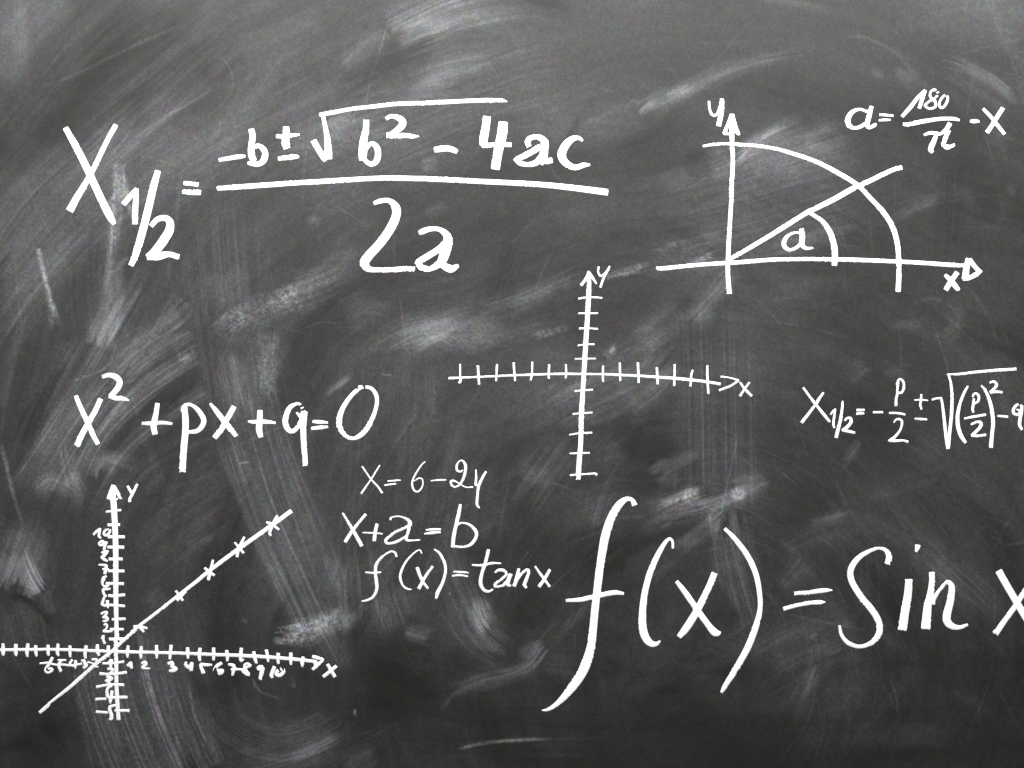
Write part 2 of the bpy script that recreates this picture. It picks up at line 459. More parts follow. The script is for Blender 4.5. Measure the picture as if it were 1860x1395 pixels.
line([(800, 1378), (860, 1372)], 4, 18)
swipe([(620, 1400), (650, 1380), (690, 1365)], 44, 22, .5, 5)
line([(650, 1355), (690, 1330), (740, 1305)], 5, 16)
line([(620, 1345), (690, 1322)], 5, 10)
swipe([(630, 1210), (720, 1250), (830, 1215)], 170, 1.0, .2, 10, erase=True, fade=(.35, .35), hard=.5)
swipe([(640, 1225), (780, 1245)], 170, .9, .2, 10, erase=True, fade=(.35, .35), hard=.5)
swipe([(950, 1080), (1000, 1130)], 120, .5, .2, 10, erase=True)
swipe([(1080, 1270), (1110, 1230)], 30, 10, .5, 4)
swipe([(1100, 1260), (1200, 1230), (1290, 1190)], 60, 9, .8, 5)
line([(816, 1077), (818, 1079)], 3.6, 120, speck=0, patch=0)
# --- lower right
swipe([(1220, 1010), (1265, 975), (1320, 930)], 34, 30, .7, 4, fade=(.3, .1))
swipe([(1180, 1060), (1230, 1010)], 26, 12, .6, 4)
swipe([(1318, 920), (1335, 1030), (1352, 1100), (1372, 1170)], 62, 24, 1.5, 3.4, 420, fade=(.1, .3), hard=.25)
line([(1324, 960), (1345, 1050), (1368, 1128)], 3.4, 26)
line([(1302, 950), (1297, 1000)], 5, 24)
line([(1345, 940), (1360, 1040)], 3.4, 20)
swipe([(1230, 1250), (1320, 1190), (1450, 1110)], 60, 18, .9, 5, 260)
swipe([(1150, 1330), (1300, 1260)], 100, .5, .3, 9, erase=True)
swipe([(1420, 1075), (1470, 1015)], 44, 15, .6, 4)
swipe([(1460, 950), (1500, 945), (1550, 925)], 26, 16, .6, 4)
swipe([(1400, 1010), (1520, 960), (1620, 960)], 60, 8, .8, 5)
swipe([(1650, 975), (1740, 1045), (1830, 1130)], 90, 13, 1.3, 4, 300)
line([(1680, 985), (1760, 1050), (1830, 1130)], 5, 13)
line([(1370, 1106), (1440, 1118), (1545, 1140), (1590, 1145)], 4, 20)
swipe([(1525, 1130), (1552, 1136)], 16, 18, .2, 4)
swipe([(1470, 1162), (1485, 1148)], 12, 20, .4, 3)
swipe([(1440, 1325), (1458, 1270), (1490, 1200)], 46, 26, .6, 5)
swipe([(1500, 1190), (1530, 1170)], 30, 8, .4, 5)
swipe([(1730, 1245), (1780, 1285), (1820, 1310)], 26, 12, .9, 3.5)
line([(1760, 1130), (1830, 1190)], 6, 7)
line([(1772, 959), (1800, 957)], 4, 14)
line([(1796, 976), (1812, 978), (1822, 986)], 5, 20)
line([(1822, 992), (1850, 986), (1880, 984)], 6, 24)
line([(1822, 955), (1830, 948)], 4, 16)
swipe([(1560, 1370), (1660, 1330), (1740, 1350)], 60, 8, .5, 6)
swipe([(1250, 1330), (1400, 1380), (1500, 1370)], 100, .45, .2, 10, erase=True)
swipe([(620, 1260), (1000, 1330), (1400, 1330), (1950, 1300)], 260, .5, .3, 12, erase=True, fade=(.15, .0))
swipe([(1250, 1420), (1600, 1370), (1950, 1390)], 120, .5, .3, 12, erase=True, fade=(.2, .0))
swipe([(-60, 1330), (60, 1290), (130, 1240)], 200, .45, .3, 12, erase=True, fade=(.0, .2))
swipe([(1360, 1240), (1460, 1185), (1580, 1140)], 130, 14, .6, 6, fade=(.4, .4))
# fine dry scratches left by grit under the eraser
R3 = np.random.RandomState(77)
for _ in range(330):
    r = R3.uniform(200, 1500)
    a0 = R3.uniform(-math.pi * 1.02, .1)
    sp = R3.uniform(40, 240) / r
    e = R3.uniform(-.2, .2)
    pts = [(AX + r * (1 + e * q) * math.cos(a0 + sp * q), AY + r * (1 + e * q) * math.sin(a0 + sp * q)) for q in (0, .5, 1)]
    if -40 < pts[0][0] < 1900 and -40 < pts[0][1] < 1430:
        line(pts, R3.uniform(2.4, 4.0), R3.uniform(6, 20), speck=.6, fade=(.4, .4))
# stray specks of chalk
R2 = np.random.RandomState(5)
for _ in range(150):
    x, y = R2.uniform(0, W), R2.uniform(0, H)
    a = R2.uniform(12, 45)
    line([(x, y), (x + R2.uniform(-2, 2), y + R2.uniform(-2, 2))], R2.uniform(2.6, 3.6), a, speck=0, patch=0)

# grain of the board and of the dust lying in its pores
g1 = RNG.rand(*D.shape).astype(np.float32) - .5
g2 = vnoise(PX / 3.4, PY / 3.4, 77) - .5
D = np.maximum(D, 0)
lev = 32.0 + D + (g1 * 10 + g2 * 7) * (0.55 + np.clip(D, 0, 60) / 40)
lev = np.clip(lev, 26, 190) / 255.0
lin = np.where(lev <= 0.04045, lev / 12.92, ((lev + 0.055) / 1.055) ** 2.4)
BOARD = 0.0098
cov = np.clip((lin / 1.25 - BOARD) / 0.80, 0, 1).astype(np.float32)
tone = (fbm(PX / 55, PY / 55, 91, 3)).astype(np.float32)


def board_material():
    m = bpy.data.materials.new('blackboard_slate')
    m.use_nodes = True
    nt = m.node_tree
    nd, lk = nt.nodes, nt.links
    bsdf = nd['Principled BSDF']
    at = nd.new('ShaderNodeAttribute')
    at.attribute_name = 'chalk_dust'
    tc = nd.new('ShaderNodeTexCoord')
    # board paint with a faint mottling of old coloured chalk
    n1 = nd.new('ShaderNodeTexNoise')
    n1.inputs['Scale'].default_value = 95
    n1.inputs['Detail'].default_value = 3
    lk.new(tc.outputs['Object'], n1.inputs['Vector'])
    hue = nd.new('ShaderNodeMixRGB')
    hue.blend_type = 'MIX'
    hue.inputs['Fac'].default_value = 0.20
    hue.inputs['Color1'].default_value = (1, 1, 1, 1)
    lk.new(n1.outputs['Color'], hue.inputs['Color2'])
    dust = nd.new('ShaderNodeMixRGB')
    dust.blend_type = 'MULTIPLY'
    dust.inputs['Fac'].default_value = 1.0
    dust.inputs['Color1'].default_value = (0.90, 0.90, 0.935, 1)
    lk.new(hue.outputs['Color'], dust.inputs['Color2'])
    mix = nd.new('ShaderNodeMixRGB')
    mix.inputs['Color1'].default_value = (0.0106, 0.0100, 0.0086, 1)
    lk.new(dust.outputs['Color'], mix.inputs['Color2'])
    # fine grain on the dust
    n2 = nd.new('ShaderNodeTexNoise')
    n2.inputs['Scale'].default_value = 700
    n2.inputs['Detail'].default_value = 2
    lk.new(tc.outputs['Object'], n2.inputs['Vector'])
    mr = nd.new('ShaderNodeMapRange')
    mr.inputs['From Min'].default_value = 0.3
    mr.inputs['From Max'].default_value = 0.7
    mr.inputs['To Min'].default_value = 0.72
    mr.inputs['To Max'].default_value = 1.28
    lk.new(n2.outputs['Fac'], mr.inputs['Value'])
    mu = nd.new('ShaderNodeMath')
    mu.operation = 'MULTIPLY'
    mu.use_clamp = True
    lk.new(at.outputs['Fac'], mu.inputs[0])
    lk.new(mr.outputs['Result'], mu.inputs[1])
    lk.new(mu.outputs['Value'], mix.inputs['Fac'])
    # blotches of old coloured chalk rubbed into everything
    n3 = nd.new('ShaderNodeTexNoise')
    n3.inputs['Scale'].default_value = 60
    n3.inputs['Detail'].default_value = 4
    lk.new(tc.outputs['Object'], n3.inputs['Vector'])
    tint = nd.new('ShaderNodeMixRGB')
    tint.blend_type = 'OVERLAY'
    tint.inputs['Fac'].default_value = 0.22
    lk.new(mix.outputs['Color'], tint.inputs['Color1'])
    lk.new(n3.outputs['Color'], tint.inputs['Color2'])
    lk.new(tint.outputs['Color'], bsdf.inputs['Base Color'])
    bsdf.inputs['Roughness'].default_value = 0.62
    bsdf.inputs['Specular IOR Level'].default_value = 0.20
    bump = nd.new('ShaderNodeBump')
    bump.inputs['Strength'].default_value = 0.12
    bump.inputs['Distance'].default_value = 0.0004
    lk.new(n2.outputs['Fac'], bump.inputs['Height'])
    lk.new(bump.outputs['Normal'], bsdf.inputs['Normal'])
    return m


def build_board():
    ny, nx = PX.shape
    n = nx * ny
    front = np.empty((n, 3), np.float32)
    front[:, 0] = wx(PX).ravel()
    front[:, 1] = 0.0
    front[:, 2] = (H / 2 - PY).ravel() * S
    idx = np.arange(n).reshape(ny, nx)
    a, b, c, d = idx[:-1, :-1], idx[1:, :-1], idx[1:, 1:], idx[:-1, 1:]
    quads = np.stack([a, b, c, d], -1).reshape(-1, 4)
    # slab: four back corners, rim and back
    th = 0.018
    cor = [idx[0, 0], idx[-1, 0], idx[-1, -1], idx[0, -1]]
    back = front[cor].copy()
    back[:, 1] = th
    verts = np.vstack([front, back])
    k = n + np.arange(4)
    rim = [list(idx[:, 0][::-1]) + [k[0], k[1]], list(idx[-1, :][::-1]) + [k[1], k[2]],
           list(idx[:, -1]) + [k[2], k[3]], list(idx[0, :]) + [k[3], k[0]], [k[3], k[2], k[1], k[0]]]
    loops = np.concatenate([quads.ravel()] + [np.array(r) for r in rim]).astype(np.int32)
    tot = np.concatenate([np.full(len(quads), 4), [len(r) for r in rim]]).astype(np.int32)
    start = np.concatenate([[0], np.cumsum(tot)[:-1]]).astype(np.int32)
    me = bpy.data.meshes.new('blackboard')
    me.vertices.add(len(verts))
    me.vertices.foreach_set('co', verts.ravel())
    me.loops.add(len(loops))
    me.loops.foreach_set('vertex_index', loops)
    me.polygons.add(len(tot))
    me.polygons.foreach_set('loop_start', start)
    me.polygons.foreach_set('loop_total', tot)
    me.update(calc_edges=True)
    at = me.attributes.new('chalk_dust', 'FLOAT', 'POINT')
    at.data.foreach_set('value', np.concatenate([cov.ravel(), np.zeros(4, np.float32)]))
    me.materials.append(board_material())
    o = bpy.data.objects.new('blackboard', me)
    o.location = (0, 0, CZ)
    o['label'] = 'dark grey blackboard covered in wiped and smeared chalk dust'
    o['category'] = 'blackboard'
    col.objects.link(o)
    return o


build_board()


# ------------------------------------------------------------------ chalk writing
def chalk_material():
    m = bpy.data.materials.new('white_chalk')
    m.use_nodes = True
    nt = m.node_tree
    nd, lk = nt.nodes, nt.links
    bsdf = nd['Principled BSDF']
    tc = nd.new('ShaderNodeTexCoord')
    n = nd.new('ShaderNodeTexNoise')
    n.inputs['Scale'].default_value = 420
    n.inputs['Detail'].default_value = 3
    lk.new(tc.outputs['Object'], n.inputs['Vector'])
    r = nd.new('ShaderNodeValToRGB')
    r.color_ramp.elements[0].position = 0.3
    r.color_ramp.elements[0].color = (0.86, 0.86, 0.85, 1)
    r.color_ramp.elements[1].position = 0.6
    r.color_ramp.elements[1].color = (0.94, 0.94, 0.93, 1)
    lk.new(n.outputs['Fac'], r.inputs['Fac'])
    lk.new(r.outputs['Color'], bsdf.inputs['Base Color'])
    bsdf.inputs['Roughness'].default_value = 0.95
    bsdf.inputs['Specular IOR Level'].default_value = 0.1
    return m


CHALK = chalk_material()

# crops of the photograph the strokes were measured in: x0, y0, magnification
FR = dict(px=(0, 0, 1), A=(90, 200, 4.65), B=(380, 160, 6.2), C=(640, 160, 6.2), D=(840, 160, 6.2),
          E=(620, 340, 7.75), F=(1180, 160, 6.2), G=(1180, 340, 6.2), H=(1480, 150, 4.8947),
          I=(1480, 340, 5.8125), J=(120, 670, 6.2), K=(410, 670, 6.2), L=(800, 470, 5.58),
          M=(1000, 640, 4.65), N=(1440, 650, 7.75), O=(1640, 650, 7.75), P=(610, 820, 6.2),
          Q=(640, 980, 4.8947), R=(970, 890, 3.32), S=(1140, 940, 4.103), T=(1400, 960, 5.8115),
          U=(1600, 960, 5.8115), V=(60, 1140, 7.154), W=(140, 860, 4.65), X=(240, 910, 5.1667),
          Y=(0, 1140, 7.154), AA=(620, 465, 3), Z1=(220, 1150, 8.4545), Z2=(420, 1150, 8.4545),
          Z3=(150, 940, 11.627), Z4=(150, 1050, 9.964), Z5=(150, 1180, 10.727), Z6=(60, 1160, 12.4))
CELL = 0.85
PART = [0]
THIN = 1.0                 # stroke width factor


def parse(text):
    """'A: x,y,w x,y,w | x,y,w ... ; B: ...' -> list of strokes in photo pixels"""
    out = []
    for block in text.split(';'):
        fr, body = block.split(':')
        x0, y0, k = FR[fr.strip()]
        for st in body.split('|'):
            pts = []
            for tok in st.split():
                x, y, w = (float(v) for v in tok.split(','))
                pts.append((x0 + x / k, y0 + y / k, w / k * THIN))
            out.append(pts)
    return out


def stroke_field(strokes, cell=CELL):
    """height field of chalk laid by round-ended strokes; > 0 inside the mark"""
    allp = np.array([p for s in strokes for p in s])
    r = allp[:, 2].max() / 2 + 4
    x0, y0 = allp[:, 0].min() - r, allp[:, 1].min() - r
    nx = int((allp[:, 0].max() + r - x0) / cell) + 2
    ny = int((allp[:, 1].max() + r - y0) / cell) + 2
    gx = x0 + np.arange(nx) * cell
    gy = y0 + np.arange(ny) * cell
    F = np.full((ny, nx), -9.0)
    for s in strokes:
        C = catmull(s, 0.8)
        G = np.full((ny, nx), -9.0)
        for cx, cy, w in C:
            rr = max(w, 1.2) / 2
            m = rr + 3
            i0, i1 = max(0, int((cx - m - x0) / cell)), min(nx, int((cx + m - x0) / cell) + 2)
            j0, j1 = max(0, int((cy - m - y0) / cell)), min(ny, int((cy + m - y0) / cell) + 2)
            d = rr - np.hypot(gx[None, i0:i1] - cx, gy[j0:j1, None] - cy)
            np.maximum(G[j0:j1, i0:i1], d, out=G[j0:j1, i0:i1])
        n = min(3, len(C) - 1)
        for e, q in ((C[0], C[n]), (C[-1], C[-1 - n])):        # blunt, slightly worn stroke ends
            dx, dy = e[0] - q[0], e[1] - q[1]
            L = math.hypot(dx, dy)
            if L < 1e-6 or e[2] < 3:
                continue
            dx, dy = dx / L, dy / L
            rr = e[2] / 2
            m = rr * 1.5 + 2
            i0, i1 = max(0, int((e[0] - m - x0) / cell)), min(nx, int((e[0] + m - x0) / cell) + 2)
            j0, j1 = max(0, int((e[1] - m - y0) / cell)), min(ny, int((e[1] + m - y0) / cell) + 2)
            al = (gx[None, i0:i1] - e[0]) * dx + (gy[j0:j1, None] - e[1]) * dy
            near = np.hypot(gx[None, i0:i1] - e[0], gy[j0:j1, None] - e[1]) < m
            cut = np.where(near & (al > 0), 0.45 * rr - al, 9)
            G[j0:j1, i0:i1] = np.minimum(G[j0:j1, i0:i1], cut)
        F = np.maximum(F, G)
    XX, YY = np.meshgrid(gx, gy)
    sd = PART[0]
    dry = smooth(.5, .85, vnoise(XX / 22, YY / 22, sd + 2))
    F = F + 0.75 * (vnoise(XX / 1.7, YY / 1.7, sd) - .5) * (0.4 + (2.6 if allp[:, 2].max() > 7 else 1.2) * dry) + 0.35 * (vnoise(XX / 6, YY / 6, sd + 1) - .5)
    F = F + 0.15
    F[0, :] = F[-1, :] = F[:, 0] = F[:, -1] = -5
    return gx, gy, F


CASES = {0: []}
for c in range(1, 16):
    ins = [(c >> k) & 1 for k in range(4)]
    if c in (5, 10):
        polys = []
        for k in range(4):
            if ins[k]:
                polys.append([('e', (k - 1) % 4), ('c', k), ('e', k)])
        CASES[c] = polys
    else:
        poly = []
        for k in range(4):
            if ins[k]:
                poly.append(('c', k))
            if ins[k] != ins[(k + 1) % 4]:
                poly.append(('e', k))
        CASES[c] = [poly]
COFF = [(0, 0), (1, 0), (1, 1), (0, 1)]          # (dj, di) of a cell's corners, going down the left side first


def stroke_mesh(name, strokes, ox, oz):
    PART[0] += 1
    gx, gy, F = stroke_field(strokes)
    sd = PART[0]
    lift = 0.00004 + 0.00003 * (sd % 5)
    XX, YY = np.meshgrid(gx, gy)
    Z = lift + 0.00042 * np.sqrt(np.clip(F / 2.2, 0, 1)) + 0.00016 * (vnoise(XX / 1.9, YY / 1.9, sd + 7) - .5) * (F > .8)
    I = (F > 0).astype(int)
    code = I[:-1, :-1] + 2 * I[1:, :-1] + 4 * I[1:, 1:] + 8 * I[:-1, 1:]
    verts, vid, faces = [], {}, []

    def vert(key, x, y, z):
        k = vid.get(key)
        if k is None:
            k = vid[key] = len(verts)
            verts.append((wx(x) - ox, -z, wz(y) - oz))
        return k

    for j, i in zip(*np.nonzero(code)):
        for poly in CASES[int(code[j, i])]:
            f = []
            for kind, k in poly:
                dj, di = COFF[k]
                a = (j + dj, i + di)
                if kind == 'c':
                    f.append(vert(a, gx[a[1]], gy[a[0]], Z[a]))
                else:
                    dj, di = COFF[(k + 1) % 4]
                    b = (j + dj, i + di)
                    fa, fb = F[a], F[b]
                    t = fa / (fa - fb)
                    t = min(max(t, .02), .98)
                    key = (a, b) if a < b else (b, a)
                    f.append(vert(key, gx[a[1]] + t * (gx[b[1]] - gx[a[1]]), gy[a[0]] + t * (gy[b[0]] - gy[a[0]]), 0.00002))
            faces.append(f)
    me = bpy.data.meshes.new(name)
    me.from_pydata(verts, [], faces)
    me.update()
    me.materials.append(CHALK)
    return me


def build(name, label, category, parts, group=None):
    """parts: list of (part name, strokes text, [sub-parts in the same form])"""
    flat = []
    for p in parts:
        flat.append(p[1])
        flat += [q[1] for q in (p[2] if len(p) > 2 else [])]
    P = np.array([q for t in flat for s in parse(t) for q in s])
    ox = wx((P[:, 0].min() + P[:, 0].max()) / 2)
    oz = wz(P[:, 1].max())
    root = bpy.data.objects.new(name, None)
    root.empty_display_size = 0.05
    root.location = (ox, 0, oz)
    root['label'] = label
    root['category'] = category
    if group:
        root['group'] = group
    col.objects.link(root)

    def part(pn, text, parent):
        o = bpy.data.objects.new(pn, stroke_mesh(pn, parse(text), ox, oz))
        o.parent = parent
        col.objects.link(o)
        return o

    for p in parts:
        o = part(p[0], p[1], root)
        for q in (p[2] if len(p) > 2 else []):
            part(q[0], q[1], o)
    return root


# --- the large quadratic formula
build('chalk_formula', 'big bold chalk quadratic formula with a long fraction bar over 2a', 'formula', [
    ('letter_x', 'A: 138,158,46 245,350,56 340,545,58 440,760,60 505,890,62 545,958,34 | 557,132,40 480,270,40 370,500,42 300,625,48 230,740,56 175,842,64'),
    ('digit_one', 'A: 628,790,44 690,720,44 732,670,34 | 735,668,30 728,760,44 722,880,48 722,955,46'),
    ('slash', 'A: 913,522,48 880,640,58 830,850,62 770,1080,62 720,1240,54 690,1306,46'),
    ('digit_two', 'A: 862,975,40 910,925,44 970,912,48 1015,945,60 1010,1020,72 950,1120,76 880,1205,66 835,1238,56 | 835,1240,56 920,1235,66 1010,1220,46 1085,1240,46'),
    ('equals_sign', 'A: 1140,618,34 1190,622,34 1250,630,36 | 1130,690,36 1200,695,42 1268,697,44'),
    ('minus_sign', 'B: 115,810,38 230,790,46 330,775,50 400,768,28'),
    ('letter_b', 'B: 475,475,64 488,540,66 478,640,72 475,740,76 495,812,70 | 500,670,40 550,648,50 605,685,62 630,740,66 615,810,70 560,855,58 490,855,50 440,845,36'),
    ('plus_minus_sign', 'B: 868,448,64 865,540,80 860,620,86 872,665,78 | 760,545,44 830,545,44 920,538,40 1010,525,26 | 785,795,46 870,785,52 950,775,56 1005,775,28'),
    ('root_sign', 'B: 1180,602,64 1230,690,64 1290,785,66 1310,812,46 | 1345,785,82 1340,700,80 1330,570,62 1305,430,46 1280,310,40',
     [('overbar', 'px: 581.6,208.4,6.4 605.8,204.3,7.1 638,198,6.5 680,193.4,7 720.6,189,7.2 785,186.6,7.2 849.7,183.4,7.2 904.5,182.2,7 920,184.4,2.2')]),
    ('letter_b', 'C: 157,372,60 152,470,66 125,600,82 118,720,94 115,800,76 | 150,690,46 190,640,46 235,628,50 280,680,64 288,760,66 265,830,64 215,858,52 165,835,50 135,800,46'),
    ('digit_two', 'C: 385,345,40 430,320,44 500,328,56 560,368,74 560,420,78 500,480,68 440,520,60 400,535,56 | 400,535,60 490,538,56 600,535,52 680,545,44 745,545,14'),
    ('minus_sign', 'C: 935,695,60 1000,685,70 1070,682,64 1130,695,62 1172,715,50'),
    ('digit_four', 'C: 1515,338,86 1500,450,88 1480,560,92 1475,635,80 | 1470,645,56 1550,645,52 1650,635,52 1780,640,52 | 1698,402,104 1685,520,110 1655,650,104 1630,780,98 1613,898,98'),
    ('letter_a', 'D: 748,650,56 735,605,62 760,568,58 820,550,50 880,562,62 925,615,82 920,700,88 908,790,96 880,838,76 | 865,665,66 780,718,66 680,772,62 608,800,46 | 590,800,36 650,845,54 740,862,50 830,840,66 880,780,60 | 900,822,60 950,825,62 1000,815,60'),
    ('letter_c', 'D: 1350,590,24 1310,564,42 1250,568,62 1190,612,80 1140,680,88 1118,760,92 1150,830,80 1220,880,68 1290,893,60 1360,870,54 1430,865,26'),
    ('fraction_bar', 'px: 396,342.3,8 444.5,339,9 525,333.4,9 605.8,328.5,9 680,324.2,8.6 720.6,323.7,9 801.3,326.1,9 882,330.2,9 969,334.4,9.4 1033.5,340.6,10.4 1102,349.3,12'),
    ('digit_two', 'E: 465,226,50 540,200,66 640,186,64 720,222,84 770,300,116 772,400,118 720,530,122 630,680,122 520,820,122 400,950,124 328,1050,128 340,1115,106 400,1158,78 520,1165,66 700,1165,70 880,1152,70 1020,1155,66'),
    ('letter_a', 'E: 1105,640,60 1160,618,80 1250,592,66 1370,595,64 1450,640,86 1500,720,116 1490,820,134 1465,900,140 1430,1010,130 1390,1080,100 | 1440,790,60 1380,865,86 1280,935,86 1160,1005,86 1075,1055,76 | 1060,1060,56 1130,1130,84 1240,1155,66 1340,1105,92 1410,1050,100 | 1430,1105,84 1500,1140,106 1560,1150,96 1640,1108,46'),
])

# --- circle and angle drawing
build('chalk_diagram', 'chalk quarter circle on axes with a slanted ray and angle a', 'diagram', [
    ('vertical_axis', 'F: 927,304,50 928,450,46 928,640,46 937,760,44 937,860,44 925,1080,44 921,1240,44 ; G: 922,124,44 905,380,44 890,640,46 882,860,48 882,980,48 888,1100,52 897,1192,56', [
        ('arrowhead', 'F: 925,312,50 880,420,40 842,508,40 | 930,312,50 952,420,60 995,508,40 1012,512,20 | 842,512,34 890,516,28 | 935,400,70 945,485,90'),
        ('letter_y', 'F: 668,152,24 675,230,24 695,290,26 730,312,26 765,285,30 800,210,40 816,128,44 | 816,130,44 812,230,50 795,340,52 778,418,54')]),
    ('horizontal_axis', 'G: 80,905,22 130,918,44 400,890,44 700,865,44 1000,848,46 1400,818,44 1860,810,42 ; I: 0,762,40 400,768,44 880,787,42 1200,805,44 1400,820,44 1600,832,40', [
        ('arrowhead', 'I: 1622,765,60 1602,850,62 1592,930,66 1575,968,46 | 1640,765,40 1690,840,46 1740,888,40 1765,888,12 | 1735,898,46 1690,930,50 1620,965,42 1570,975,28'),
        ('letter_x', 'I: 1380,930,34 1440,990,54 1500,1065,46 1526,1076,24 | 1500,907,52 1450,980,52 1410,1040,54 1387,1078,50')]),
    ('arc', 'px: 1277.6,265.6,3.6 1293,262.9,4.8 1317,261.3,4.8 1341,262.4,5.5 1373.5,264.8,5.8 1405.8,269.7,6.2 1438,278.5,6.8 1480,292.8,7.2 1520.9,313.4,7.8 1557.6,336.5,7.8 1583.2,362.4,7.9 1603.9,384.7,8.6 1617.6,405.4,9 1626.2,426,9 1630.5,446.7,8.6 1632.3,469,8.3 1633.1,494.8,8.6 1631.4,528.5,9'),
    ('ray', 'px: 1326,470.5,6.5 1357.4,452.9,7.4 1405.8,423.9,8.1 1462.3,388.4,8.4 1480,379.6,8.6 1514.4,362.4,9.3 1552,341.2,9.3 1572,332.5,8.6 1594.4,321.6,8.2 1623,308.3,7.8 1637,304.7,7.8'),
    ('angle_arc', 'I: -52,272,34 0,305,40 60,345,42 120,410,52 170,500,58 200,600,60 213,700,60 208,818,56'),
    ('letter_a', 'G: 1712,520,26 1640,513,24 1560,547,36 1515,610,48 1520,670,48 1570,706,34 1640,690,34 1695,645,38 | 1715,482,54 1722,560,58 1715,640,54 1750,685,40 1800,690,30 1836,682,20'),
])

THIN = .88
build('chalk_formula', 'chalk equation a = 180 over pi minus x above the quarter circle', 'formula', [
    ('letter_a', 'H: 465,258,26 400,238,24 340,258,38 300,310,50 296,365,48 340,402,34 400,395,34 450,365,34 | 503,218,38 482,300,46 466,370,44 482,400,34 528,382,34 545,366,18'),
    ('equals_sign', 'H: 580,285,22 640,290,22 695,295,22 | 572,335,22 620,333,24 670,332,18'),
    ('digit_one', 'H: 780,298,34 850,220,38 920,130,34 980,75,34 | 980,75,32 955,150,36 930,225,32'),
    ('digit_eight', 'H: 1095,92,20 1066,64,20 1030,84,20 1030,130,22 1070,170,26 1072,214,26 1022,232,20 982,207,22 1008,175,20 1060,145,20 1095,108,20 1095,85,18'),
    ('digit_zero', 'H: 1155,113,18 1120,152,21 1108,204,24 1132,226,23 1167,190,24 1183,140,22 1168,114,20 1145,118,14'),
    ('fraction_bar', 'H: 790,370,30 830,372,36 950,348,40 1100,325,36 1230,322,32 1285,335,22'),
    ('letter_pi', 'H: 975,465,24 1030,448,34 1090,455,34 1120,455,30 1170,415,40 1200,368,46 | 1085,450,30 1060,520,48 1030,590,50 1045,618,32 | 1190,430,40 1155,510,42 1150,558,46 1190,575,42 1240,555,22'),
    ('minus_sign', 'H: 1388,343,28 1420,345,40 1460,346,22'),
    ('letter_x', 'H: 1500,237,30 1570,310,34 1640,400,36 1685,456,30 | 1670,232,40 1620,310,42 1570,390,42 1535,438,44'),
])

THIN = 1.0
build('chalk_formula', 'chalk equation x squared plus px plus q equals 0', 'formula', [
    ('letter_x', 'J: 112,312,46 160,430,54 230,580,58 300,740,56 355,843,50 | 385,348,54 330,470,58 250,610,62 180,740,62 125,857,68'),
    ('digit_two', 'J: 415,90,38 480,72,48 560,92,62 603,150,64 580,220,64 520,290,58 495,305,38 | 490,310,40 560,330,52 640,335,46 700,355,18'),
    ('plus_sign', 'J: 1028,398,52 1010,520,56 985,640,66 1000,728,60 | 860,615,30 960,615,42 1080,608,40 1190,618,26'),
    ('letter_p', 'J: 1335,440,60 1345,600,70 1340,750,70 1325,900,72 1310,1148,68 | 1305,482,26 1320,440,40 1345,412,40 1400,405,34 1480,460,48 1545,560,56 1540,630,54 1480,698,50 1380,715,36'),
    ('letter_x', 'J: 1625,395,26 1690,475,52 1790,605,62 1860,690,56 1913,755,44 | 1888,434,58 1800,590,62 1740,690,60 1677,768,60'),
    ('plus_sign', 'K: 385,478,58 382,580,62 375,680,70 392,762,56 | 255,595,24 320,600,42 450,598,46 555,610,28'),
    ('letter_q', 'K: 862,440,34 835,402,30 800,394,32 730,430,50 690,500,56 670,590,62 692,670,58 740,704,48 800,670,46 850,590,50 872,500,56 862,440,34 | 902,490,36 880,560,66 872,680,64 880,850,60 890,970,56 897,1082,52 | 798,495,20 840,535,40'),
    ('equals_sign', 'K: 985,595,30 1060,600,42 1145,605,20 | 970,672,34 1060,662,42 1145,655,24'),
    ('digit_zero', 'K: 1498,202,26 1560,206,34 1640,222,38 1695,300,44 1700,400,42 1660,540,46 1590,670,56 1510,755,50 1420,785,38 1340,745,46 1285,660,56 1280,560,60 1320,440,52 1400,320,46 1480,240,44 1535,205,36'),
])

# --- centre axes
ticks_x = ['L: 200,1072,14 200,1200,18 203,1240,24 190,1258,22', 'L: 380,1088,22 385,1180,20 392,1272,20',
           'L: 574,1074,20 568,1170,18 565,1238,18', 'L: 743,1058,22 750,1170,18 757,1238,18',
           'L: 931,1050,18 928,1170,16 915,1228,16', 'L: 1103,1077,20 1098,1150,20 1098,1213,18',
           'L: 1272,1074,18 1275,1170,18 1268,1210,14', 'M: 444,117,16 442,190,16 444,246,15',
           'M: 585,92,16 587,180,16 590,241,16', 'M: 738,92,18 742,180,18 745,256,16',
           'M: 898,132,18 902,200,18 905,268,16', 'M: 1048,105,15 1047,200,17 1045,281,17',
           'M: 1200,152,14 1188,200,17 1182,286,16', 'M: 1325,115,16 1325,220,18 1333,348,16']
ticks_y = ['L: 1402,405,18 1500,392,16 1633,397,14', 'L: 1404,555,16 1588,553,16', 'L: 1410,708,18 1500,706,14 1590,713,16',
           'L: 1399,880,16 1450,872,14 1556,868,18', 'L: 1367,1015,12 1570,1013,14', 'L: 1365,1342,18 1450,1335,16 1540,1329,18',
           'M: 190,522,14 270,515,14 350,510,14', 'M: 162,697,12 250,684,14 348,680,14', 'M: 165,855,12 328,850,14',
           'M: 167,1038,14 280,1030,14 380,1025,14 385,1038,14']
